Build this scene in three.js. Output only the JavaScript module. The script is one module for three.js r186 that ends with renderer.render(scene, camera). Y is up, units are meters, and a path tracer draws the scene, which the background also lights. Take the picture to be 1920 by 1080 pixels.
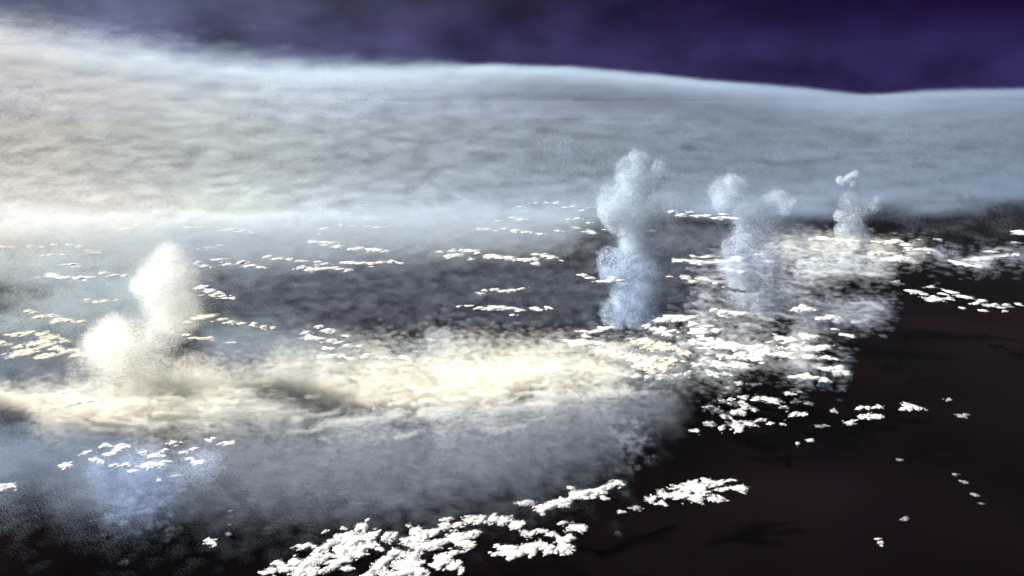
import * as THREE from 'three';

// ---------------------------------------------------------------- camera, sun, sky, air, exposure
const scene = new THREE.Scene();
const HEIGHT = 3000, PITCH = 13.3 * Math.PI / 180, FOV = 40, HALF = Math.tan(FOV / 2 * Math.PI / 180);
const camera = new THREE.PerspectiveCamera(FOV, 16 / 9, 5, 400000);
camera.position.set(0, HEIGHT, 0);
camera.rotation.x = -PITCH;
const renderer = new THREE.WebGLRenderer();
renderer.toneMapping = THREE.LinearToneMapping;
renderer.toneMappingExposure = 2.7;
renderer.shadowMap.enabled = true;
const SUN_ROUND = -70 * Math.PI / 180, SUN_UP = 32 * Math.PI / 180;     // to the left and a little ahead
const SUN = new THREE.Vector3(Math.sin(SUN_ROUND) * Math.cos(SUN_UP), Math.sin(SUN_UP), -Math.cos(SUN_ROUND) * Math.cos(SUN_UP));
const sun = new THREE.DirectionalLight(0xfffaf0, 5);
sun.name = 'sun';
sun.position.copy(SUN).multiplyScalar(60000);
sun.castShadow = true;
Object.assign(sun.shadow.camera, { left: -60000, right: 60000, top: 60000, bottom: -60000, near: 1, far: 200000 });
scene.add(sun);
// noise
let seed = 11;
const R = () => { seed = (seed + 0x6d2b79f5) | 0; let t = Math.imul(seed ^ (seed >>> 15), 1 | seed); t = (t + Math.imul(t ^ (t >>> 7), 61 | t)) ^ t; return ((t ^ (t >>> 14)) >>> 0) / 4294967296; };
const G = () => Math.sqrt(-2 * Math.log(1 - R())) * Math.cos(6.28318531 * R());
const lerp = (a, b, t) => a + (b - a) * t;
const sstep = (a, b, x) => { const t = Math.max(0, Math.min(1, (x - a) / (b - a))); return t * t * (3 - 2 * t); };
const hash = (x, y, z) => { let h = Math.imul(x, 374761393) ^ Math.imul(y, 668265263) ^ Math.imul(z, 2147483647 - 58613); h = Math.imul(h ^ (h >>> 13), 1274126177); return ((h ^ (h >>> 16)) >>> 0) / 4294967296; };
function noise(x, y, z = 0) {
  const i = Math.floor(x), j = Math.floor(y), k = Math.floor(z), u = x - i, v = y - j, w = z - k, a = u * u * (3 - 2 * u), b = v * v * (3 - 2 * v), c = w * w * (3 - 2 * w);
  const L = (k) => lerp(lerp(hash(i, j, k), hash(i + 1, j, k), a), lerp(hash(i, j + 1, k), hash(i + 1, j + 1, k), a), b);
  return lerp(L(k), L(k + 1), c);
}
const fbm = (x, y, z = 0, n = 4) => { let s = 0, a = .5, t = 0; for (let i = 0; i < n; i++) { s += a * noise(x, y, z); t += a; a *= .5; x = x * 2.03 + 7.1; y = y * 2.03 + 3.7; z = z * 2.03 + 1.3; } return s / t; };
{ // very dark indigo sky of thin high air, with the pale aureole of the sun
  const W = 1536, H = 768, d = new Float32Array(W * H * 4), v = new THREE.Vector3();
  for (let j = 0; j < H; j++) for (let i = 0; i < W; i++) {
    const up = ((j + .5) / H - .5) * Math.PI, a = ((i + .5) / W - .5) * 2 * Math.PI;
    v.set(Math.cos(a) * Math.cos(up), Math.sin(up), Math.sin(a) * Math.cos(up));
    const c = Math.acos(Math.max(-1, Math.min(1, v.dot(SUN)))), g = Math.exp(-c * c / .42), high = 1 - .6 * sstep(.045, .12, v.y);
    const k = (j * W + i) * 4, veil = .2 + 1.6 * fbm(v.x * 15, v.y * 30, v.z * 15, 5) - .25 * sstep(.06, .2, v.y) * fbm(v.x * 3 + 5, v.y * 3, v.z * 3, 3);
    d[k] = veil * (high * .0092 + .22 * g); d[k + 1] = veil * (high * high * .0066 + .28 * g); d[k + 2] = veil * (high * .029 + .4 * g); d[k + 3] = 1;
  }
  const t = new THREE.DataTexture(d, W, H, THREE.RGBAFormat, THREE.FloatType);
  t.mapping = THREE.EquirectangularReflectionMapping; t.magFilter = THREE.LinearFilter; t.needsUpdate = true;
  scene.background = t; scene.environment = t;
}
scene.fog = new THREE.FogExp2(new THREE.Color(.74, .86, 1), 7e-7);

// ---------------------------------------------------------------- helpers
const profile = (list, x) => { for (let i = 1; i < list.length; i++) if (x <= list[i][0]) { const [a, p] = list[i - 1], [b, q] = list[i]; return lerp(p, q, Math.max(0, (x - a) / (b - a))); } return list[list.length - 1][1]; };
const PX = HALF / 540;                                                   // metres across one picture pixel at one metre
// where the line of sight through a picture point meets a given height above the land
function at(px, py, alt = 0) {
  const x = (px - 960) * PX, y = (540 - py) * PX, c = Math.cos(PITCH), s = Math.sin(PITCH);
  const k = (alt - HEIGHT) / (y * c - s);
  return new THREE.Vector3(x * k, alt, -(c + y * s) * k);
}
const range = (p) => Math.hypot(p.x, p.y - HEIGHT, p.z);
const taken = new Map();
const numbered = (name) => { const n = taken.get(name) ?? 0; taken.set(name, n + 1); return n ? name + '_' + String(n).padStart(3, '0') : name; };
function tag(o, name, data) { o.name = numbered(name); o.userData = { ...data }; o.castShadow = o.receiveShadow = true; scene.add(o); return o; }
const basic = (p, n) => { const g = new THREE.BufferGeometry(); g.setAttribute('position', new THREE.Float32BufferAttribute(p, 3)); g.setAttribute('normal', new THREE.Float32BufferAttribute(n, 3)); return g; };

// smoke and cloud are built of countless tiny flecks; one fleck = one small triangle
const _a = new THREE.Vector3(), _b = new THREE.Vector3(), _g = new THREE.Vector3();
function fleck(p, n, x, y, z, s, N, loose) {
  _g.set(G(), G(), G()).normalize().multiplyScalar(loose).add(N).normalize();
  _a.set(R() - .5, R() - .5, R() - .5).cross(_g).normalize(); _b.crossVectors(_g, _a);
  for (let k = 0; k < 3; k++) { const t = k * 2.0943951, c = s * Math.cos(t), q = s * Math.sin(t); p.push(x + _a.x * c + _b.x * q, y + _a.y * c + _b.y * q, z + _a.z * c + _b.z * q); n.push(N.x, N.y, N.z); }
}
// a wisp: flecks spread through a soft ball of radius 2
function wisp(count, s, towards, spread) {
  const p = [], n = [], N = new THREE.Vector3();
  for (let i = 0; i < count; i++) {
    N.set(G(), G(), G()).multiplyScalar(spread).add(towards).normalize();
    let x, y, z, r; do { x = R() * 4 - 2; y = R() * 4 - 2; z = R() * 4 - 2; r = (x * x + y * y + z * z) / 4; } while (r > 1 || R() > (1 - r) * (1 - r));
    fleck(p, n, x, y, z, s, N, .9);
  }
  return basic(p, n);
}
const UP = new THREE.Vector3(0, 1, 0), LIT = SUN.clone().add(new THREE.Vector3(0, .8, .25)).normalize();
const smokeMaterial = (name, through) => new THREE.MeshPhysicalMaterial({ name, color: 0xffffff, roughness: 1, transmission: through, thickness: 0, specularIntensity: 0, side: THREE.DoubleSide });
const M = {
  haze: smokeMaterial('haze', .5), bank: smokeMaterial('bank_smoke', .2), smoke: smokeMaterial('smoke', .35), cloud: smokeMaterial('cloud', .12),
  land: new THREE.MeshPhysicalMaterial({ name: 'forest', color: 0xffffff, roughness: 1, specularIntensity: 0, vertexColors: true }),
};
const WISP = { haze: wisp(130, .0294, UP, .7), smoke: wisp(110, .055, LIT, .45), thin: wisp(290, .0185, SUN.clone().add(new THREE.Vector3(0, .7, .7)).normalize(), .3) };
const HAZE = .055, SMOKE = .164, THIN = .049;                                        // share of its squared radius that one wisp hides

// ---------------------------------------------------------------- the land
{
  const n = 260, g = new THREE.PlaneGeometry(2, 2, n, n).rotateX(-Math.PI / 2), p = g.attributes.position, col = new Float32Array(p.count * 3);
  for (let i = 0; i < p.count; i++) {
    const bend = (t) => Math.sign(t) * (Math.abs(t) * .12 + .88 * Math.abs(t) ** 3) * 150000;
    const x = bend(p.getX(i)), z = bend(p.getZ(i));
    p.setXYZ(i, x, 0, z);
    const a = fbm(x / 2600, z / 2600, 1, 5), b = fbm(x / 900 + 9, z / 900, 5, 3), k = Math.max(.15, .3 + 5 * a * a * a + 1.3 * (b - .5));
    col.set([.0021 * k, .0009 * k * (.8 + .4 * b), .0013 * k * (1.25 - .5 * b)], i * 3);
  }
  g.setAttribute('color', new THREE.BufferAttribute(col, 3));
  g.computeVertexNormals();
  const land = tag(new THREE.Mesh(g, M.land), 'land', { kind: 'structure' });
}

// ---------------------------------------------------------------- drifting smoke and haze
class Drift {
  constructor(cover, shade = 1) { this.items = []; this.cover = cover; this.shade = shade; }
  put(p, r, flat, c) { this.items.push([p.x, p.y, p.z, r, flat, c[0], c[1], c[2]]); }
  // a band along picture points [px, py, half-width] laid at a height over the land; od: how dense; R: radius of its wisps in pixels
  band(pts, { alt = 350, thick = 120, od = 1, r = 7, col, tint = .06, wave = 0, scale = 700, cut = 0, flat = .5, sharp = 0 }) {
    for (let i = 1; i < pts.length; i++) {
      const [ax, ay, aw] = pts[i - 1], [bx, by, bw] = pts[i], area = Math.hypot(bx - ax, by - ay) * (aw + bw) * 1.25;
      const N = Math.round(area * od / (this.cover * r * r));
      for (let k = 0; k < N; k++) {
        const w = lerp(aw, bw, R()), t = R() + (R() < .5 ? G() * .5 * w / Math.hypot(bx - ax, by - ay) : 0), mid = at(lerp(ax, bx, t), lerp(ay, by, t), alt), far = at(lerp(ax, bx, t), lerp(ay, by, t) - w, alt);
        if ((i === 1 && R() > sstep(-.15, .3, t)) || (i === pts.length - 1 && R() > sstep(-.15, .4, 1 - t))) continue;  // the ends thin out
        let s = G() * .62; if (sharp) s = R() < .5 ? Math.abs(s) * 1.5 - .06 : R() * .7 - .06;   // sharp: a clean near edge, a soft far one
        const p = mid.clone().lerp(far, s), d = range(p);
        p.x += G() * w * .35 * PX * d; p.y += G() * thick;
        const f = cut ? fbm(p.x / scale + fbm(p.x / scale, p.z / scale, 3, 2) * 1.2, p.z / (scale * 1.5), 2, 4) : 1;
        if (cut && R() > sstep(cut, cut + .2, f)) continue;
        const q = this.shade + (fbm(p.x / 500, p.z / 700, 8, 3) - .5) * 2 * tint * 2;
        this.put(p, r * PX * d * (.7 + .6 * R()), flat, [col[0] * q, col[1] * q, col[2] * q]);
      }
    }
    return this;
  }
  build(name, label, geometry, material) {
    const m = new THREE.InstancedMesh(geometry, material, this.items.length), X = new THREE.Matrix4(), c = new THREE.Color();
    this.items.forEach(([x, y, z, r, flat, cr, cg, cb], i) => { X.makeScale(r, r * flat, r).setPosition(x, Math.max(y, r * flat), z); m.setMatrixAt(i, X); m.setColorAt(i, c.setRGB(Math.min(cr, .96), Math.min(cg, .96), Math.min(cb, .96))); });
    return tag(m, name, { kind: 'stuff', label });
  }
}
const CREAM = [.95, .93, .84], WHITE = [.94, .94, .93], GREY = [.58, .68, .8], SLATE = [.46, .55, .72];  // CREAM: tan of thick smoke with sunward warmth mixed into the colour

{ // the great far bank of smoke up to the horizon, tall at the left, where sunward glow is put into its colour
  const top = [[-400, 30], [0, 66], [120, 82], [260, 100], [420, 124], [600, 132], [760, 132], [920, 122], [1060, 126], [1180, 138], [1300, 152], [1450, 166], [1600, 184], [1740, 176], [1920, 172], [2300, 165]];
  const front = [[-400, 15500], [400, 15500], [1100, 16500], [1350, 17500], [1600, 19000], [1920, 20000], [2300, 19500]];
  const sunwardTone = [[-400, [.99, .95, .85]], [60, [.99, .97, .92]], [200, [.9, .95, .96]], [440, [.8, .9, .96]], [700, [.6, .71, .83]], [1000, [.43, .53, .66]], [1400, [.26, .335, .45]], [1920, [.175, .23, .33]], [2300, [.15, .2, .3]]];  // creamier and brighter leftward: scattered sunlight put into the smoke colour
  const bank = new Drift(THIN), N = 110000;
  for (let i = 0; i < N; i++) {
    const px = -380 + 2660 * R() ** 1.2, t = R() ** 1.6, near = profile(front, px) * (.93 + .2 * R()), d = near + (62000 - near) * t, az = (px - 960) * PX;
    const rise = (PITCH - Math.atan((profile(top, px) - 540) * -PX)) * -1;      // height of the crest above the level of the eye, as an angle
    const wave = fbm(px / 260, d / 9000, 4, 4) - .5;
    const crest = lerp(480, 3000 + 52000 * Math.tan(rise), sstep(near, 54000, d)) * (1 + (t < .8 ? .07 : .05) * wave);
    const soft = profile([[-400, 1500], [0, 1500], [500, 900], [800, 500], [900, 60], [1600, 40], [1700, 160], [1920, 160]], px);
    const y = crest * (1 - .32 * R() ** 2.2) + (t > .5 ? soft * (Math.abs(G()) - .5) * .8 : 0), x = az * d;
    if (fbm(x / 3000, d / 5200, 6, 4) < .45 * (1 - sstep(0, .07, t))) continue;
    let k = 0; while (k < sunwardTone.length - 2 && px > sunwardTone[k + 1][0]) k++;
    const f = Math.max(0, Math.min(1, (px - sunwardTone[k][0]) / (sunwardTone[k + 1][0] - sunwardTone[k][0]))), q = 1 + (fbm(x / 6000, d / 5000, 2, 4) - .5) * .4 - .6 * Math.exp(-(((px - 1180) / 260) ** 2) - ((t - .52) / .07) ** 2) + .2 * sstep(.75, 1, t);
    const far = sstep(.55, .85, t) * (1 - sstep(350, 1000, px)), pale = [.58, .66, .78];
    const c = [0, 1, 2].map((j) => lerp(sunwardTone[k][1][j], sunwardTone[k + 1][1][j], f) * q * lerp(1, pale[j], far));
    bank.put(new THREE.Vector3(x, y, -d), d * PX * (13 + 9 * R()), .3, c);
  }
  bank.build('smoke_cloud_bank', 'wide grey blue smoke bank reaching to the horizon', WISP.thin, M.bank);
}
{ // thin haze over the dark forest, thicker at the left
  const h = new Drift(HAZE);
  h.band([[-60, 458, 45], [200, 466, 48], [420, 462, 40], [800, 445, 38], [1100, 432, 30]], { od: 1, r: 10, col: [.54, .62, .7], alt: 500, cut: .2, scale: 1500 });
  h.band([[-80, 450, 40], [120, 460, 44], [340, 470, 30]], { od: .75, r: 10, col: [.8, .8, .74], cut: .15, scale: 900 });  // cream tint puts the sun-side glow into the haze colour
  h.band([[250, 458, 34], [600, 455, 32], [880, 442, 28], [1130, 424, 22]], { od: .75, r: 10, col: [.5, .58, .66], alt: 500, cut: .15, scale: 900 });
  h.band([[-80, 545, 60], [130, 560, 60], [370, 560, 50]], { od: 1.6, r: 10, col: [.56, .65, .71], cut: .22, scale: 1200 });
  h.band([[380, 555, 60], [700, 560, 65], [1000, 555, 65], [1350, 530, 55]], { od: .3, r: 9, col: [.3, .35, .46] });
  h.band([[1100, 450, 26], [1350, 450, 30], [1560, 450, 20]], { od: .5, r: 9, col: [.33, .39, .5] });
  h.band([[380, 640, 40], [520, 660, 45], [700, 690, 40]], { od: .9, r: 9, col: [.44, .52, .6], cut: .15 });
  h.band([[-60, 705, 45], [150, 700, 40], [220, 700, 35]], { od: .6, r: 9, col: [.33, .39, .5], cut: .12 });
  h.band([[-60, 858, 50], [150, 880, 48], [320, 885, 50]], { od: .95, r: 10, col: [.37, .46, .6], cut: .15, scale: 500 });
  h.band([[320, 875, 58], [550, 865, 62], [800, 855, 58], [1000, 825, 54], [1130, 790, 44], [1290, 742, 14]], { od: .72, r: 10, col: [.4, .46, .55], cut: .15, scale: 500 });
  h.band([[-60, 930, 40], [300, 935, 40], [700, 930, 40], [1000, 890, 45], [1200, 830, 40]], { od: .16, r: 10, col: [.33, .39, .5], cut: .15, scale: 500 });
  h.band([[1660, 420, 25], [1950, 420, 22]], { od: .06, r: 10, col: [.33, .39, .5] });
  h.build('haze_veil', 'thin grey haze lying over the dark forest', WISP.haze, M.haze);
}
{ // bright drifting smoke in the middle of the picture
  const s = new Drift(SMOKE, .9);
  s.band([[-30, 745, 16], [60, 768, 22], [130, 792, 28], [205, 806, 34], [290, 790, 38], [380, 766, 34], [460, 742, 28], [540, 735, 24]], { od: 1.5, r: 4, col: CREAM, sharp: 1, thick: 40, cut: .12, scale: 300, tint: .12 });
  s.band([[60, 760, 30], [180, 775, 42], [300, 765, 55], [460, 735, 40]], { od: 1.5, r: 4.5, col: [.94, .93, .87], cut: .24, scale: 300, thick: 90, tint: .12 });
  s.band([[380, 745, 26], [480, 735, 26], [560, 725, 30], [640, 715, 30]], { od: 1.6, r: 4.5, col: [.88, .89, .85], cut: .34, scale: 240, tint: .14 });
  s.band([[470, 755, 20], [620, 738, 28], [800, 726, 36], [960, 722, 38], [1080, 705, 32], [1180, 690, 22]], { od: 2.4, r: 4.5, col: CREAM, cut: .26, scale: 330, thick: 70, tint: .14 });
  s.band([[540, 740, 14], [700, 728, 16], [900, 722, 18], [1040, 712, 16]], { od: 1.3, r: 4, col: CREAM, cut: .3, scale: 220, thick: 60, tint: .14 });
  s.band([[480, 715, 32], [640, 700, 36], [800, 692, 38], [980, 685, 34], [1100, 678, 24]], { od: 1.4, r: 4.5, col: [.92, .91, .84], cut: .33, scale: 300, thick: 120, tint: .12 });
  s.band([[700, 670, 22], [800, 655, 30], [900, 662, 24]], { od: .5, r: 4.5, col: [.7, .76, .8], cut: .38, scale: 220, thick: 140 });
  s.band([[520, 768, 5], [600, 758, 5], [720, 755, 5], [840, 757, 5], [900, 745, 6]], { od: 1.4, r: 3, col: CREAM, sharp: 1, thick: 20, cut: .25, scale: 160 });
  s.band([[545, 785, 7], [585, 797, 5], [660, 790, 5], [760, 778, 5], [830, 772, 5], [890, 758, 7]], { od: 1.5, r: 3, col: WHITE, thick: 20, cut: .28, scale: 160 });
  s.band([[880, 772, 6], [1000, 760, 7], [1110, 742, 9], [1190, 730, 8]], { od: 1.3, r: 3, col: CREAM, thick: 20, cut: .28, scale: 180 });
  s.band([[360, 762, 20], [450, 762, 26], [540, 760, 26], [640, 752, 20]], { od: 1.1, r: 5, col: [.95, .93, .85], alt: 330, thick: 60, cut: .2, scale: 260, tint: .12 });
  s.band([[400, 790, 20], [500, 790, 20], [590, 805, 14]], { od: .9, r: 4, col: [.8, .83, .84], cut: .36, scale: 200, tint: .14 });
  s.band([[600, 822, 16], [760, 812, 20], [900, 800, 20], [1050, 780, 20], [1200, 738, 16]], { od: 1, r: 4, col: [.72, .77, .8], cut: .36, scale: 230, tint: .14 });
  s.band([[1000, 662, 14], [1100, 652, 18], [1200, 665, 24], [1320, 655, 28], [1440, 655, 30], [1520, 668, 22], [1590, 690, 7]], { od: .75, r: 4, col: [.86, .9, .92], cut: .43, scale: 170, tint: .16 });
  s.band([[1240, 618, 14], [1360, 608, 20], [1460, 612, 22], [1560, 622, 8]], { od: .6, r: 4, col: [.78, .85, .91], cut: .44, scale: 180, tint: .16 });
  s.band([[1030, 705, 14], [1180, 705, 14], [1300, 695, 14], [1400, 694, 10]], { od: 1, r: 4, col: [.72, .78, .84], cut: .34, scale: 200 });
  s.band([[1300, 520, 20], [1400, 520, 40], [1480, 512, 38], [1560, 497, 22], [1660, 487, 7]], { od: .6, r: 4, col: [.78, .85, .93], cut: .43, scale: 200, tint: .16, thick: 160 });
  s.band([[1280, 595, 14], [1400, 572, 34], [1490, 574, 34], [1570, 582, 20], [1650, 580, 6]], { od: .65, r: 4, col: [.76, .84, .94], cut: .43, scale: 190, tint: .16, thick: 120 });
  s.band([[1430, 462, 10], [1520, 462, 14], [1620, 468, 14], [1740, 478, 8]], { od: 1.3, r: 3.5, col: [.93, .95, .93], cut: .37, scale: 240, tint: .12 });
  s.band([[1480, 507, 8], [1600, 502, 9], [1690, 510, 5]], { od: 1.1, r: 3.5, col: [.8, .87, .95], cut: .3, scale: 260 });
  s.band([[1740, 478, 8], [1830, 492, 10], [1930, 478, 8]], { od: .6, r: 4, col: [.62, .7, .86], cut: .36, scale: 220 });
  s.band([[1470, 600, 10], [1580, 594, 13], [1680, 584, 8]], { od: .7, r: 4, col: [.66, .74, .88], cut: .2, scale: 240 });
  s.band([[1440, 690, 12], [1530, 694, 16], [1595, 692, 6]], { od: .7, r: 4, col: [.64, .74, .92], cut: .42, scale: 150, tint: .14 });

  s.band([[170, 915, 30], [260, 925, 42], [350, 905, 36]], { od: .35, r: 5, col: [.55, .68, .95], thick: 70, cut: .2, scale: 260 });
  s.band([[1130, 800, 50], [1210, 790, 50]], { od: .22, r: 5, col: [.6, .68, .82], thick: 60, cut: .25, scale: 220 });
  const strands = (count, x0, x1, edge, depth, col, od, slope) => {           // thin curling strands that give the smoke its grain
    for (let k = 0; k < count; k++) {
      const x = lerp(x0, x1, R()), y = profile(edge, x) - depth * R(), l = 30 + 110 * R() * R(), b = G() * 5, m = slope + G() * .06, w = 1.2 + 1.8 * R(), q = .85 + .15 * R();
      s.band([[x - l / 2, y - m * l / 2, w * .5], [x, y + b, w], [x + l / 2, y + m * l / 2 + G() * 4, w * .4]], { od: od * (.5 + R()), r: 2, col: col.map((c) => c * q), thick: 12, alt: 400 + 120 * R(), cut: .3, scale: 120 });
    }
  };
  strands(46, 20, 470, [[0, 772], [200, 826], [300, 806], [470, 756]], 70, CREAM, 1.6, 0);
  strands(90, 470, 1180, [[470, 775], [700, 775], [1000, 765], [1180, 730]], 100, [.95, .93, .87], 1.5, -.06);
  strands(40, 560, 1220, [[560, 830], [900, 820], [1220, 745]], 60, [.8, .84, .86], .9, -.1);
  strands(60, 1000, 1580, [[1000, 715], [1200, 715], [1580, 712]], 75, [.85, .89, .93], .9, .05);
  strands(60, 1290, 1640, [[1290, 620], [1580, 610], [1640, 585]], 160, [.78, .85, .93], .7, .12);
  strands(14, 1560, 1930, [[1560, 500], [1930, 495]], 30, [.75, .82, .95], .8, -.05);
  s.build('drifting_smoke', 'bright cream and white smoke drifting low over the forest', WISP.smoke, M.smoke);
}

// ---------------------------------------------------------------- smoke plumes, each rising from its fire
// parts: name, colour, density, billows as picture points [px, py, radius] in the upright plane through the plume's foot
function plume(label, footPx, footPy, parts) {
  const foot = at(footPx, footPy, 0), root = new THREE.Group(), D = -foot.z, c = Math.cos(PITCH), s = Math.sin(PITCH);
  root.position.copy(foot);
  tag(root, 'smoke_plume', { label, category: 'smoke plume' });
  for (const [name, col, od, billows, opt = {}] of parts) {
    const p = [], n = [], N = new THREE.Vector3(), dir = new THREE.Vector3();
    for (const [px, py, r] of billows) {
      const y = (540 - py) * PX, k = D / (c + y * s), X = (px - 960) * PX * k - foot.x, Y = HEIGHT + (y * c - s) * k, rad = r * PX * k, Z = (G() * .35) * rad;
      const size = (opt.fleck ?? .62) * PX * k * 1.1, count = Math.round(3.1416 * r * r * od / (.55 * (size / (PX * k)) ** 2 * 1.3)), sd = R() * 50;
      for (let i = 0; i < count; i++) {
        dir.set(G(), G(), G()).normalize();
        const lump = .72 + .62 * fbm(dir.x * 2.2 + sd, dir.y * 2.2, dir.z * 2.2 + sd, 3), q = lump * (R() < (opt.soft ? .25 : .6) ? .7 + .35 * R() : R() ** .45 * 1.05) * (R() < (opt.soft ? .45 : .2) ? 1 + (opt.soft ? .8 : .4) * R() * R() : 1);
        N.copy(dir).multiplyScalar(opt.soft ? .35 : .6).addScaledVector(LIT, .8).normalize();
        fleck(p, n, X + dir.x * rad * q, Math.max(2, Y + dir.y * rad * q), Z + dir.z * rad * q, size * (.7 + .6 * R()), N, .9);
      }
    }
    const m = new THREE.Mesh(basic(p, n), smokeMaterial('smoke', opt.soft ? .6 : .4));
    m.material.color.setRGB(...col);
    m.name = name; m.castShadow = m.receiveShadow = true;
    if (opt.label) m.userData.label = opt.label;
    root.add(m);
  }
  return root;
}
plume('tall billowing grey white smoke column right of the picture middle, blue at its foot', 1195, 616, [
  ['foot_billow', [.6, .72, .9], .48, [[1150, 585, 27], [1185, 580, 34], [1218, 590, 24], [1172, 556, 28], [1208, 560, 28], [1160, 608, 15], [1195, 605, 22], [1225, 606, 14]], { fleck: .4, label: 'blue smoke at the foot of the column' }],
  ['middle_billow', [.58, .69, .86], .46, [[1150, 492, 30], [1190, 482, 36], [1226, 490, 28], [1182, 522, 32], [1212, 528, 26], [1140, 515, 16], [1200, 545, 22]], { fleck: .4, label: 'pale blue billow below the narrow neck' }],
  ['column', [.55, .64, .73], .5, [[1190, 462, 26], [1190, 445, 30], [1150, 378, 32], [1185, 388, 40], [1216, 406, 30], [1162, 412, 32], [1190, 430, 32], [1140, 398, 20], [1226, 384, 18], [1200, 420, 28]], { fleck: .4, label: 'wide grey white middle of the column' }],
  ['crown', [.52, .61, .7], .46, [[1190, 360, 30], [1190, 342, 30], [1180, 318, 27], [1205, 325, 22], [1200, 302, 20], [1230, 332, 20], [1238, 316, 15], [1190, 291, 11], [1172, 338, 20], [1222, 345, 18]], { fleck: .4, label: 'lobed grey white top of the column' }],
]);
plume('loose bluish white smoke plume between the tall column and the far right plume', 1420, 596, [
  ['foot_billow', [.6, .68, .78], .5, [[1420, 560, 36], [1455, 550, 28], [1390, 545, 28], [1440, 580, 30], [1480, 575, 22]], { fleck: .42, soft: 1 }],
  ['column', [.56, .64, .77], .62, [[1400, 440, 28], [1382, 470, 28], [1432, 478, 26], [1400, 510, 34], [1450, 505, 26], [1440, 425, 24], [1365, 500, 18]], { fleck: .42, soft: 1 }],
  ['crown', [.58, .66, .79], .6, [[1360, 360, 26], [1382, 350, 20], [1350, 378, 18], [1420, 392, 22], [1395, 402, 24], [1458, 372, 18], [1476, 392, 13], [1370, 338, 12], [1440, 380, 16], [1486, 380, 8]], { fleck: .42, soft: 1 }],
]);
plume('thin white smoke plume with a small detached cap, farthest to the right', 1605, 468, [
  ['foot_billow', [.66, .74, .83], .8, [[1600, 424, 20], [1580, 432, 14], [1615, 442, 17], [1608, 456, 14], [1575, 405, 11], [1628, 450, 10]], { fleck: .4, soft: 1 }],
  ['column', [.5, .58, .7], .4, [[1592, 378, 17], [1620, 388, 19], [1642, 388, 11], [1646, 374, 7], [1602, 402, 17]], { fleck: .4, soft: 1 }],
  ['cap', [.66, .74, .83], .8, [[1574, 337, 7], [1590, 335, 7], [1602, 327, 7], [1600, 345, 6], [1582, 342, 6], [1594, 330, 5]], { fleck: .4, soft: 1, label: 'small white tuft above the plume' }],
]);
plume('broad cream smoke plume standing over the bright smoke edge at the left', 250, 788, [
  ['foot_billow', [.93, .92, .87], .28, [[150, 700, 36], [165, 745, 40], [385, 745, 40], [360, 700, 36], [230, 690, 56], [262, 700, 66], [170, 665, 34], [305, 710, 50], [232, 735, 42], [325, 730, 44], [278, 765, 46], [200, 700, 26], [340, 755, 26], [220, 780, 26], [210, 660, 34]], { fleck: .34, soft: 1 }],
  ['column', [.88, .88, .84], .36, [[200, 640, 40], [300, 585, 36], [340, 590, 40], [330, 600, 36], [310, 622, 36], [240, 640, 46], [280, 650, 44], [190, 635, 24], [345, 570, 22], [215, 615, 26]], { fleck: .34, soft: 1 }],
  ['crown', [.8, .815, .8], .38, [[335, 545, 44], [300, 545, 44], [320, 492, 36], [300, 512, 38], [342, 522, 30], [280, 532, 30], [320, 558, 36], [262, 535, 16], [315, 472, 18]], { fleck: .34, soft: 1 }],
]);
plume('low blue smoke rising from the dark forest at the lower left', 262, 982, [
  ['foot_billow', [.55, .68, .94], .42, [[250, 962, 22], [285, 955, 26], [225, 945, 24], [262, 930, 32], [300, 935, 26], [215, 965, 14]], { fleck: .5, soft: 1 }],
  ['column', [.58, .68, .9], .3, [[240, 915, 38], [290, 905, 44], [335, 910, 36], [200, 915, 30], [360, 888, 38], [260, 880, 42], [390, 880, 30], [190, 885, 26]], { fleck: .5, soft: 1 }],
]);
plume('ragged grey wisps lifting off the upper edge of the bright middle band', 800, 694, [
  ['column', [.6, .68, .76], .22, [[760, 665, 20], [790, 655, 24], [825, 645, 26], [850, 660, 26], [880, 660, 22], [810, 628, 14], [835, 620, 10], [910, 668, 20]], { fleck: .42, soft: 1 }],
]);

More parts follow.
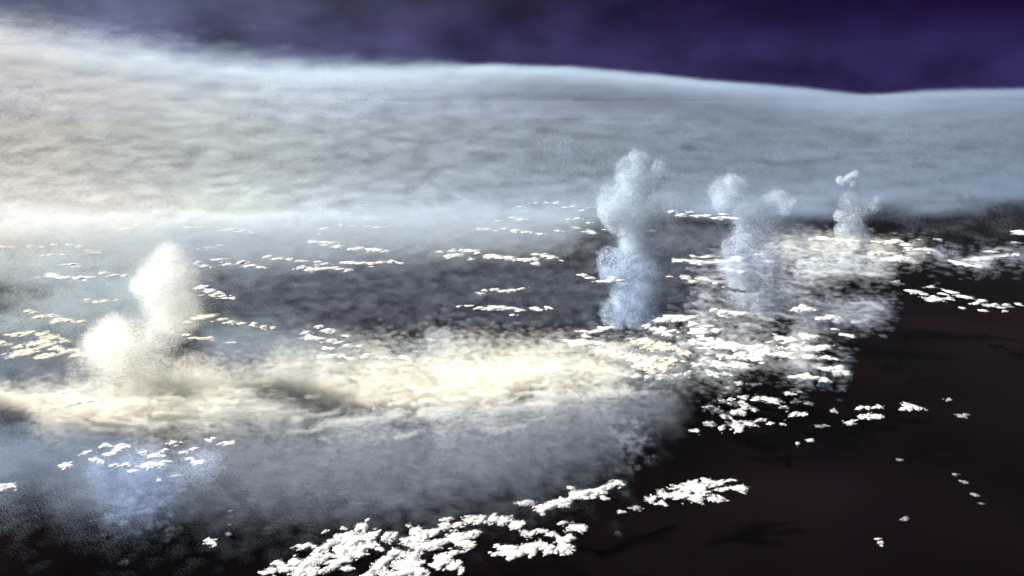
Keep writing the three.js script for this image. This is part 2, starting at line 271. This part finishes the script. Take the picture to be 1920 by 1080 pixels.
// ---------------------------------------------------------------- cumulus clouds
// puffs: cauliflower heads with a firm heart and a ragged rim, shared by all clouds
function puff(firm) {
  const p = [], n = [], N = new THREE.Vector3(), dir = new THREE.Vector3(), heads = [[0, .15, 0, .5]], turn = R() * 6.283;
  const count = 8 + Math.floor(R() * 5);
  for (let i = 0; i < count; i++) {                                       // heads strewn along a bent ridge
    const u = G() * .5, v = G() * .32 + .25 * Math.sin(u * 3 + turn);
    heads.push([u, .05 + .3 * R() * (1 - Math.min(1, Math.abs(u))), v, (.16 + .26 * R()) * (1.15 - .45 * Math.min(1, Math.abs(u)))]);
  }
  const sx = R() * 90;
  for (const [hx, hy, hz, hr] of heads) {
    const sd = R() * 90, lump = (d) => .5 + .95 * fbm(d.x * 3 + sd, d.y * 3, d.z * 3, 3);
    if (firm && hr > .2) {
      const g = new THREE.IcosahedronGeometry(1, 1), q = g.attributes.position;
      for (let i = 0; i < q.count; i++) { dir.fromBufferAttribute(q, i).normalize(); const l = hr * .6 * lump(dir); p.push(hx + dir.x * l, Math.max(-.06, hy + dir.y * l), hz + dir.z * l); n.push(dir.x, dir.y, dir.z); }
    }
    const flecks = Math.round((firm ? 760 : 300) * hr * hr) + 14;
    for (let i = 0; i < flecks; i++) {
      dir.set(G(), G(), G()).normalize(); if (dir.y < -.3) dir.y *= -1;
      const l = hr * lump(dir) * (firm ? .72 + .38 * R() + (R() < .4 ? .9 * R() * R() : 0) : R() ** .4 * 1.3), x = hx + dir.x * l * 1.1, y = hy + dir.y * l, z = hz + dir.z * l;
      if (R() > sstep(.34, .54, fbm(x * 3.4 + sx, y * 3.4, z * 3.4, 3)) + .15) continue;      // ragged holes
      N.copy(dir).addScaledVector(LIT, .45).normalize();
      fleck(p, n, x, Math.max(-.08, y), z, .07 * (.5 + .8 * R()), N, .6);
    }
  }
  return basic(p, n);
}
const PUFF = { firm: [...Array(14)].map(() => puff(true)), thin: [...Array(8)].map(() => puff(false)) };
const cloudMaterial = (name, c) => { const m = smokeMaterial(name, .15); m.color.setRGB(...c); return m; };
const TINT = { white: cloudMaterial('white_cloud', [.96, .955, .95]), cream: cloudMaterial('cream_cloud', [.95, .91, .78]), pale: cloudMaterial('pale_cloud', [.82, .86, .86]), dim: cloudMaterial('dim_cloud', [.5, .47, .52]) };
function cloud(label, tint, puffs, { firm = true, alt = 620, group, size = 1, turn = .2, long = 1 } = {}) {
  let x = 0, y = 0; for (const q of puffs) { x += q[0] / puffs.length; y += q[1] / puffs.length; }
  const root = new THREE.Group(), base = at(x, y, alt);
  root.position.copy(base);
  tag(root, 'cumulus_cloud', { label, category: 'cloud', ...(group ? { group } : {}) });
  const all = puffs.map((q) => [...q]);
  for (let i = 0; i < puffs.length; i++) {
    for (let j = 0; j < i; j++) {                                         // neighbours grow together into ropes and ridges
      const [ax, ay, ar] = puffs[i], [bx, by, br] = puffs[j], d = Math.hypot(ax - bx, ay - by);
      if (d < .95 * (ar + br) && R() < .75) all.push([(ax + bx) / 2 + G() * 1.5, (ay + by) / 2 + G() * 1.2, Math.min(ar, br) * (.7 + .3 * R())]);
    }
    if (R() < .4) { const [ax, ay, ar] = puffs[i], t = R() * 6.283; all.push([ax + Math.cos(t) * ar * 1.1, ay + Math.sin(t) * ar * .7, ar * (.3 + .25 * R())]); }
  }
  for (const [px, py, r, veil] of all.concat(firm ? puffs.filter(() => R() < .45).map(([x, y, r]) => [x + G() * r * .7, y + G() * r * .35, r * 1.5, 1]) : [])) {
    const kind = firm && !veil ? PUFF.firm : PUFF.thin, m = new THREE.Mesh(kind[Math.floor(R() * kind.length)], TINT[tint]), w = at(px, py, alt), k = r * PX * range(w) * 1.5 * size;
    m.position.copy(w).sub(base); m.rotation.y = veil ? R() * 6.283 : turn + G() * .45 + (R() < .5 ? Math.PI : 0);
    m.scale.set(k * (.85 + .6 * R()) * long, k * (veil ? .2 : .32 + .28 * R()), k * (.7 + .4 * R()) / long);
    m.name = veil ? 'cloud_wisp' : 'cloud_puff'; if (veil) m.userData.kind = 'stuff'; m.castShadow = m.receiveShadow = true;
    root.add(m);
  }
  return root;
}
// the near clouds at the bottom
cloud('large ragged white cloud cut by the bottom edge, leftmost of the near clouds', 'white', [[575, 1025, 8], [518, 1055, 8], [510, 1072, 10], [535, 1070, 13], [555, 1055, 8], [560, 1078, 13], [575, 1060, 13], [590, 1045, 12], [602, 1031, 11], [620, 1021, 11], [635, 1010, 12], [650, 1004, 9], [640, 1035, 13], [615, 1045, 9], [665, 1015, 11], [685, 1010, 10], [660, 1040, 12], [680, 1030, 11], [695, 1024, 9], [625, 1060, 11], [645, 1053, 11], [680, 988, 11], [703, 1000, 7], [726, 1006, 9], [610, 998, 6], [645, 992, 6], [712, 1030, 8], [588, 1077, 10], [650, 1066, 6]], { alt: 260, size: .9, turn: .8, long: 1.05 });
cloud('largest white cloud, cut by the bottom edge just left of the picture middle', 'white', [[690, 1078, 11], [710, 1066, 12], [725, 1052, 12], [740, 1042, 12], [757, 1060, 12], [762, 1015, 9], [777, 1011, 9], [797, 1004, 11], [815, 998, 11], [835, 990, 11], [838, 975, 8], [858, 985, 11], [820, 1020, 12], [797, 1030, 12], [775, 1046, 12], [846, 1010, 11], [862, 1004, 9], [786, 1060, 8], [762, 1077, 12], [735, 1078, 12], [830, 1047, 10], [850, 1037, 11], [870, 1021, 11], [886, 1004, 10], [893, 1001, 7], [820, 1062, 10], [846, 1064, 10], [866, 1072, 7], [790, 1077, 11], [775, 997, 5]], { alt: 260, size: .9, turn: .8, long: 1.05 });
cloud('white wedge shaped cloud with a blue grey hollow, right of the largest bottom cloud', 'white', [[930, 1040, 9], [945, 1028, 11], [963, 1032, 11], [985, 1026, 12], [1010, 1022, 12], [1000, 1000, 7], [1018, 998, 9], [1035, 1002, 10], [1055, 981, 7], [1050, 1016, 12], [1068, 1010, 10], [1084, 990, 9], [1096, 992, 7], [1060, 1028, 11], [1000, 1037, 11], [962, 1043, 11], [1027, 1034, 11]], { alt: 260, size: .9, turn: .8, long: 1.05 });
cloud('smooth slanting white cloud above the wedge shaped one', 'white', [[1015, 957, 8], [1034, 950, 12], [1052, 945, 12], [1078, 933, 12], [1065, 940, 10], [1100, 926, 12], [1122, 920, 12], [1143, 913, 11], [1159, 908, 8], [1135, 937, 7], [1112, 930, 9], [1068, 914, 4]], { alt: 260, size: .9, turn: .8, long: 1.05 });
cloud('arrow shaped white cloud, rightmost of the near clouds', 'white', [[1224, 938, 8], [1240, 945, 8], [1250, 932, 9], [1270, 930, 11], [1290, 917, 11], [1302, 904, 9], [1315, 916, 10], [1330, 906, 9], [1350, 905, 8], [1285, 932, 11], [1308, 930, 10], [1340, 937, 9], [1352, 935, 6], [1355, 918, 8], [1370, 902, 6], [1380, 915, 7], [1392, 914, 5]], { alt: 260, size: .9, turn: .8, long: 1.05 });
cloud('short curved white cloud bar touching the right end of the largest bottom cloud', 'white', [[885, 980, 9], [903, 975, 10], [923, 974, 10], [942, 976, 9]], { alt: 260, size: .9, turn: .8, long: 1.05 });
cloud('dim flat cloud left of the slanting white cloud', 'pale', [[980, 945, 9], [993, 943, 8]], { firm: false, alt: 260 });
cloud('small white cloud between the curved bar and the slanting cloud', 'white', [[963, 985, 8], [976, 984, 8]], { alt: 260, size: .9, turn: .8, long: 1.05 });
cloud('small round cloud under the right end of the slanting cloud', 'pale', [[1163, 961, 7]], { alt: 260, size: .9, turn: .8, long: 1.05 });
cloud('tiny dim cloud just left of the arrow shaped cloud', 'dim', [[1195, 953, 6]], { alt: 260, size: .9, turn: .8, long: 1.05 });
cloud('small bright tilted cloud alone on the dark forest at the lower left', 'white', [[391, 1012, 5], [396, 1019, 6], [401, 1024, 4]], { alt: 260, size: .9, turn: .8, long: 1.05 });
cloud('faint thin upright trail of vapour above the small tilted cloud at lower left', 'dim', [[432, 958, 3], [431, 970, 4], [430, 984, 3], [428, 1002, 4]], { firm: false, alt: 260 });
// popcorn clouds and specks over the dark forest at the right
cloud('dense cluster of popcorn clouds over the dark forest right of the middle', 'white', [[1368, 729, 8], [1388, 720, 8], [1357, 755, 8], [1372, 750, 7], [1395, 747, 9], [1380, 758, 7], [1420, 750, 9], [1435, 748, 9], [1450, 752, 8], [1478, 740, 9], [1495, 733, 7], [1492, 752, 6], [1470, 765, 6], [1330, 765, 7], [1345, 772, 9], [1360, 780, 10], [1380, 775, 9], [1398, 765, 8], [1415, 770, 9], [1325, 795, 7], [1306, 808, 5], [1335, 796, 8], [1352, 804, 8], [1380, 795, 8], [1400, 795, 7], [1385, 808, 8], [1425, 790, 8], [1445, 795, 7], [1490, 778, 10], [1508, 777, 9], [1468, 796, 5]], { alt: 260, size: .9, turn: .8, long: 1.05 });
cloud('upper of two short parallel cloud bars right of the popcorn cluster', 'white', [[1614, 765, 6], [1628, 765, 7], [1640, 765, 6], [1650, 764, 4]], { alt: 260, size: .9, turn: .8, long: 1.05 });
cloud('lower of two short parallel cloud bars right of the popcorn cluster', 'white', [[1614, 783, 6], [1628, 780, 7], [1640, 780, 6], [1650, 782, 6]], { alt: 260, size: .9, turn: .8, long: 1.05 });
cloud('small white wedge cloud right of the two parallel bars', 'white', [[1696, 768, 7], [1708, 764, 8], [1717, 764, 5]], { alt: 260, size: .9, turn: .8, long: 1.05 });
cloud('dim speck of cloud at the right tip of the popcorn cluster', 'dim', [[1515, 757, 5]], { alt: 260, size: .9, turn: .8, long: 1.05 });
cloud('dim speck of cloud just above the popcorn cluster', 'dim', [[1416, 722, 5]], { alt: 260, size: .9, turn: .8, long: 1.05 });
cloud('speck of cloud between the popcorn cluster and the parallel bars', 'dim', [[1564, 771, 6]], { alt: 260, size: .9, turn: .8, long: 1.05 });
cloud('pale speck of cloud below left of the parallel bars', 'pale', [[1590, 793, 5], [1596, 791, 4]], { alt: 260, size: .9, turn: .8, long: 1.05 });
cloud('dim flat speck of cloud below the right tip of the popcorn cluster', 'dim', [[1535, 800, 6], [1547, 799, 5]], { firm: false, alt: 260 });
cloud('left one of a pair of round specks below the popcorn cluster', 'pale', [[1495, 832, 5]], { alt: 260, size: .9, turn: .8, long: 1.05 });
cloud('right one of a pair of round specks below the popcorn cluster', 'pale', [[1519, 826, 5]], { alt: 260, size: .9, turn: .8, long: 1.05 });
cloud('dim speck of cloud far right, upper one past the wedge cloud', 'dim', [[1779, 750, 5]], { alt: 260, size: .9, turn: .8, long: 1.05 });
cloud('dim speck of cloud far right, lower one past the wedge cloud', 'dim', [[1803, 782, 5], [1808, 778, 5]], { alt: 260, size: .9, turn: .8, long: 1.05 });
cloud('tiny tilted bright speck on the dark forest at the lower right', 'pale', [[1645, 1011, 4], [1649, 1017, 3], [1653, 1023, 2]], { alt: 260, size: .9, turn: .8, long: 1.05 });
cloud('dim speck above the tilted bright speck at the lower right', 'dim', [[1697, 973, 5]], { firm: false, alt: 260 });
cloud('faint thin diagonal wisp of cloud on the dark forest at right', 'dim', [[1790, 890, 4], [1807, 904, 5], [1828, 928, 4], [1840, 945, 3]], { firm: false, alt: 260 });
cloud('faint speck of cloud alone on the dark forest left of the diagonal wisp', 'dim', [[1688, 863, 4]], { firm: false, alt: 260 });
// the white complex right of the tall column
cloud('white branching cloud at the foot of the tall smoke column, left side', 'white', [[1095, 622, 5], [1098, 632, 5], [1115, 622, 6], [1130, 618, 6], [1142, 615, 6], [1076, 643, 7], [1088, 640, 8], [1105, 644, 8], [1120, 644, 8]], { size: 1.25 });
cloud('short cream cloud row right below the tall column', 'cream', [[1135, 658, 8], [1152, 662, 8], [1168, 664, 8], [1182, 667, 6]], { size: 1.25 });
cloud('thick white cloud right of the tall column foot, with a dark hollow', 'cream', [[1204, 645, 11], [1222, 647, 11], [1242, 651, 11], [1262, 655, 9], [1278, 660, 7], [1198, 676, 9], [1212, 688, 10], [1232, 675, 10], [1252, 686, 10], [1264, 676, 8], [1245, 692, 7], [1216, 694, 6]], { size: 1.25 });
cloud('bright white cloud bar touching the blue foot of the tall column', 'white', [[1236, 602, 8], [1250, 602, 10], [1275, 597, 10], [1295, 600, 9], [1300, 612, 7], [1240, 621, 9], [1262, 622, 7], [1216, 612, 7]], { size: 1.25 });
cloud('short white cloud bar above the white cloud complex', 'white', [[1340, 583, 8], [1358, 588, 8], [1378, 588, 9], [1396, 589, 6]], { size: 1.25 });
cloud('broken white cloud in the middle of the white complex', 'white', [[1310, 625, 8], [1320, 636, 7], [1345, 621, 7], [1300, 642, 7], [1330, 612, 6]], { size: 1.25 });
cloud('long bright white cloud forming the core of the right complex', 'white', [[1335, 648, 10], [1358, 651, 10], [1388, 654, 11], [1415, 655, 12], [1440, 661, 10], [1470, 666, 8], [1355, 670, 8], [1375, 672, 8], [1396, 669, 8], [1420, 675, 9]], { size: 1.25 });
cloud('small round white cloud pair below the bright core', 'white', [[1350, 686, 7], [1385, 687, 8]], { size: 1.25 });
cloud('small white arc of cloud below the round pair', 'pale', [[1333, 698, 5], [1345, 704, 7], [1362, 703, 6]], { size: 1.25 });
cloud('slim white cloud spur at the lower left of the bright core', 'white', [[1312, 686, 7], [1322, 674, 5], [1328, 664, 4]], { size: 1.25 });
cloud('thin pale cloud edge running along the dark forest below the thick cloud', 'pale', [[1195, 708, 8], [1216, 709, 8], [1240, 708, 8], [1268, 707, 8], [1290, 700, 8]], { firm: false, size: 1.25 });
cloud('white streaked cloud at the right end of the bright core', 'white', [[1490, 640, 9], [1470, 636, 8], [1510, 630, 7], [1495, 652, 8], [1520, 655, 8], [1545, 650, 7], [1520, 672, 9], [1548, 672, 8]], { size: 1.25 });
cloud('bluish frayed cloud hanging at the lower right corner of the complex', 'pale', [[1490, 708, 6], [1510, 705, 7], [1530, 710, 6], [1550, 716, 7], [1556, 695, 7], [1572, 690, 6], [1586, 700, 5]], { size: 1.25 });
cloud('small white cloud chain on the right rim of the complex', 'white', [[1494, 582, 6], [1502, 575, 6], [1518, 582, 6], [1538, 598, 6], [1558, 598, 6], [1565, 618, 5]], { size: 1.25 });
cloud('single speck of cloud off the right rim of the complex', 'pale', [[1588, 630, 6]], { size: 1.25 });
// clouds about the loose plume and the far right
cloud('bright cloud group between the tall column and the loose plume', 'white', [[1280, 489, 7], [1292, 490, 5], [1301, 482, 6], [1309, 495, 8], [1322, 483, 6], [1336, 494, 8]]);
cloud('white cloud group at the middle of the loose plume', 'white', [[1355, 492, 8], [1374, 490, 8], [1386, 484, 7], [1370, 507, 7], [1392, 511, 6], [1428, 478, 7], [1440, 490, 6]]);
cloud('row of small white clouds crossing below the bright group', 'white', [[1255, 519, 5], [1285, 523, 6], [1300, 528, 5], [1316, 523, 6], [1340, 531, 5], [1362, 540, 6], [1376, 545, 7], [1390, 548, 6]]);
cloud('thin bright cloud line joining the tall column and the loose plume', 'white', [[1262, 398, 6], [1280, 403, 6], [1295, 398, 5], [1312, 407, 7], [1330, 406, 7], [1346, 411, 7], [1360, 403, 6], [1373, 410, 7]]);
cloud('small white cloud on the right flank of the tall column', 'white', [[1222, 434, 6]]);
cloud('white cloud at the foot of the farthest right plume', 'white', [[1545, 448, 7], [1560, 450, 6], [1580, 452, 8], [1596, 454, 7]]);
cloud('bright ring shaped cloud right of the farthest right plume', 'white', [[1645, 454, 6], [1665, 454, 7], [1684, 455, 7], [1700, 460, 6], [1703, 470, 6], [1638, 478, 7], [1655, 474, 7], [1670, 485, 8], [1688, 486, 8]]);
cloud('small bluish cloud right of the ring shaped cloud', 'pale', [[1722, 468, 6], [1740, 470, 7]]);
cloud('small dim cloud above the bluish one at right', 'pale', [[1760, 450, 5], [1724, 450, 4]], { firm: false });
cloud('white checkmark shaped cloud at right', 'white', [[1790, 492, 6], [1803, 496, 6], [1818, 499, 6], [1830, 488, 5], [1838, 501, 6], [1850, 486, 5], [1856, 472, 4]]);
cloud('bright cloud cut by the right edge', 'white', [[1912, 435, 6], [1919, 438, 7]]);
cloud('dim cloud below the bright one at the right edge', 'pale', [[1903, 455, 6]], { firm: false });
cloud('pale flat cloud low at the right edge, right of the checkmark', 'pale', [[1888, 481, 6], [1906, 478, 6]]);
cloud('small round speck left of the curved cloud over the right forest', 'pale', [[1680, 528, 5]]);
cloud('pale curved cloud leading the row over the right forest', 'pale', [[1705, 546, 7], [1718, 548, 7], [1730, 552, 6]]);
cloud('small speck above the row over the right forest', 'pale', [[1746, 538, 5]]);
cloud('brightest cloud of the row over the right forest', 'white', [[1750, 560, 8], [1765, 551, 6], [1778, 560, 6], [1787, 550, 8], [1800, 556, 7], [1809, 557, 6]]);
cloud('dim broken cloud behind the brightest one of the right row', 'pale', [[1828, 570, 5], [1843, 566, 7], [1864, 574, 6], [1842, 582, 4], [1805, 578, 4]]);
cloud('small forked cloud near the right end of the right row', 'pale', [[1880, 578, 5], [1888, 572, 5], [1884, 584, 4]]);
cloud('speck of cloud at the right edge, end of the right row', 'pale', [[1910, 571, 5]]);
// the dark gap in the middle
cloud('long bright cloud row at the upper edge of the dark gap', 'white', [[825, 473, 6], [840, 481, 6], [856, 479, 7], [848, 470, 5], [866, 470, 6], [882, 472, 7], [896, 476, 6], [884, 487, 5], [915, 481, 8], [935, 484, 8], [957, 485, 9], [978, 488, 8], [997, 489, 8], [1004, 478, 6], [1020, 480, 6], [1035, 485, 6], [1052, 489, 4]]);
cloud('short upper white cloud bar inside the dark gap', 'white', [[908, 545, 6], [925, 544, 7], [945, 547, 7], [960, 545, 6], [978, 542, 5]]);
cloud('long lower white cloud bar inside the dark gap', 'white', [[860, 575, 4], [880, 574, 5], [900, 578, 7], [920, 579, 7], [940, 577, 8], [958, 580, 8], [976, 583, 6], [1000, 578, 5], [1010, 581, 5], [1030, 578, 6], [962, 591, 4]]);
cloud('white hooked cloud touching the left side of the tall column', 'white', [[1095, 517, 6], [1108, 522, 6], [1122, 528, 7], [1140, 528, 7], [1148, 520, 5], [1160, 526, 6], [1171, 532, 5]]);
cloud('bright cloud row along the left upper edge of the dark gap', 'white', [[565, 505, 8], [582, 508, 9], [600, 506, 9], [618, 505, 8], [637, 505, 8], [655, 507, 7], [598, 492, 7]]);
cloud('straight white cloud bar at the top edge of the dark gap', 'white', [[650, 493, 7], [666, 495, 7], [683, 494, 7], [700, 496, 7], [718, 494, 7], [736, 493, 8], [750, 494, 5]]);
cloud('small cloud row right above the straight white bar', 'white', [[660, 468, 6], [673, 467, 5], [695, 468, 7], [712, 470, 7], [722, 472, 5]]);
cloud('curled white cloud above the bright row', 'white', [[604, 431, 5], [599, 440, 4], [582, 453, 5], [595, 455, 5], [610, 456, 6], [625, 456, 6], [637, 462, 6]]);
cloud('faint cloud row above right of the curled cloud', 'pale', [[640, 423, 6], [660, 425, 6], [690, 425, 5], [710, 428, 7], [725, 426, 6], [690, 412, 4]], { firm: false });
cloud('white cloud chain at the left tip of the dark gap', 'white', [[372, 492, 6], [385, 500, 6], [412, 488, 7], [426, 497, 6], [454, 494, 9], [470, 500, 8], [490, 503, 6]]);
cloud('small white cloud row between chain and bright row', 'white', [[504, 482, 7], [524, 487, 7], [544, 488, 7], [560, 490, 5]]);
cloud('slim white cloud bar high on the left haze', 'pale', [[425, 431, 5], [440, 432, 6], [457, 434, 6], [473, 435, 5]]);
cloud('faint flat cloud above the white chain', 'pale', [[374, 468, 5], [392, 465, 7], [412, 462, 6]], { firm: false });
cloud('faint cloud pair left of the slim white bar', 'pale', [[350, 427, 6], [372, 428, 6]], { firm: false });
cloud('white cloud running down along the left tip of the dark gap', 'white', [[380, 540, 7], [395, 548, 8], [407, 553, 7], [420, 556, 5], [433, 560, 5]]);
cloud('far cloud row below the haze, nearest to the dark gap on its right half', 'white', [[898, 429, 4], [915, 430, 5], [930, 433, 5], [948, 430, 5], [965, 436, 6], [988, 437, 7], [1013, 440, 7]]);
cloud('small far cloud bar above the far row', 'pale', [[932, 415, 4], [962, 409, 6], [978, 412, 6]]);
cloud('faint topmost far cloud row left of the tall column', 'pale', [[975, 388, 5], [1005, 381, 5], [1025, 381, 5], [1045, 382, 6], [1060, 390, 5], [1076, 388, 5], [1092, 395, 5], [1105, 390, 5]], { firm: false });
cloud('scattered far cloud bars touching the left edge of the tall column', 'pale', [[1065, 412, 6], [1085, 411, 6], [1105, 418, 5], [1080, 428, 6], [1105, 435, 7], [1048, 434, 6], [1134, 431, 4]]);
// the left side
cloud('bright popcorn cloud cluster at the left edge beside the cream plume', 'cream', [[35, 627, 9], [60, 625, 9], [80, 628, 9], [100, 634, 8], [85, 643, 9], [65, 645, 7], [45, 660, 11], [36, 652, 6], [80, 668, 9], [98, 669, 8], [108, 656, 8], [132, 660, 8], [152, 667, 8], [125, 642, 7]]);
cloud('thin cream cloud cut by the left edge beside the popcorn cluster', 'cream', [[2, 643, 7], [14, 648, 6]], { firm: false });
cloud('cream cloud row above the left popcorn cluster', 'cream', [[62, 588, 6], [80, 596, 8], [96, 592, 5], [110, 600, 7], [130, 602, 7], [154, 604, 8]]);
cloud('small bright round cloud left of the cream plume foot', 'white', [[122, 738, 6], [131, 738, 6]]);
cloud('small cloud below the bright round one left of the plume foot', 'pale', [[132, 760, 7], [148, 757, 5]]);
cloud('tiny white cloud touching the cream plume foot', 'white', [[165, 754, 5], [175, 752, 5]]);
cloud('long cream cloud row reaching right from the cream plume', 'cream', [[350, 605, 7], [374, 598, 8], [394, 595, 8], [415, 600, 8], [435, 606, 8], [455, 608, 7], [475, 611, 7], [494, 614, 6], [514, 615, 5]]);
cloud('short cream cloud bar below the long cream row', 'cream', [[350, 628, 5], [362, 635, 7], [380, 636, 8], [394, 635, 6]]);
cloud('faint small cloud right of the short cream bar', 'pale', [[430, 643, 5], [440, 643, 5]], { firm: false });
cloud('cream cloud arc high on the left haze', 'cream', [[60, 463, 5], [80, 464, 5], [102, 459, 5], [132, 460, 6], [150, 464, 6], [165, 470, 5], [178, 475, 6], [80, 480, 6], [100, 479, 6], [118, 478, 6]], { firm: false });
cloud('white cloud row below the cream arc on the left haze', 'white', [[98, 515, 7], [106, 519, 6], [128, 521, 6], [136, 497, 5], [120, 498, 4], [152, 523, 7], [168, 522, 6], [195, 513, 6], [214, 518, 6], [234, 518, 6]]);
cloud('faint cream cloud beside the crown of the cream plume', 'cream', [[165, 563, 6], [182, 568, 6], [198, 566, 7], [219, 563, 5]], { firm: false });
cloud('faint V shaped cloud high on the left haze', 'cream', [[212, 428, 5], [232, 432, 6], [246, 430, 6], [259, 423, 5]], { firm: false });
cloud('faint cream cloud cut by the left edge, high on the haze', 'cream', [[4, 465, 7], [22, 464, 6]], { firm: false });
cloud('white cloud cluster with a peach heart above the bright middle band', 'white', [[575, 625, 6], [598, 613, 6], [614, 621, 8], [600, 637, 7], [620, 640, 8], [636, 643, 7], [648, 631, 5], [652, 647, 5], [615, 654, 6], [580, 636, 5]]);
cloud('single speck right of the cluster with a peach heart', 'white', [[675, 650, 5]]);
cloud('row of small clouds on the upper rim of the bright middle band', 'white', [[605, 672, 6], [625, 668, 6], [640, 670, 7], [660, 672, 5], [685, 670, 5], [720, 672, 6], [735, 674, 5], [760, 672, 6], [702, 690, 4], [722, 697, 4]]);
cloud('lacy white cloud cluster under the cream plume, above the blue smoke', 'white', [[165, 850, 6], [176, 862, 5], [196, 838, 6], [188, 867, 5], [205, 852, 7], [216, 873, 5], [235, 874, 7], [225, 836, 6], [250, 883, 6], [278, 873, 7], [270, 850, 6], [290, 856, 7], [304, 868, 6], [310, 845, 6], [325, 832, 7], [345, 850, 6], [365, 842, 6], [366, 867, 5], [379, 866, 5], [390, 826, 5], [355, 862, 5], [400, 822, 4]]);
cloud('tiny white cloud right of the lacy cluster', 'white', [[414, 832, 4], [424, 830, 5]]);
cloud('pair of faint specks below the lacy cluster', 'pale', [[298, 900, 4], [330, 892, 5]], { firm: false });
cloud('single bright dot of cloud left of the lacy cluster', 'white', [[125, 876, 6]]);
cloud('small white cloud cut by the left edge below the bright smoke edge', 'white', [[2, 914, 7], [12, 910, 5]]);
renderer.render(scene, camera);
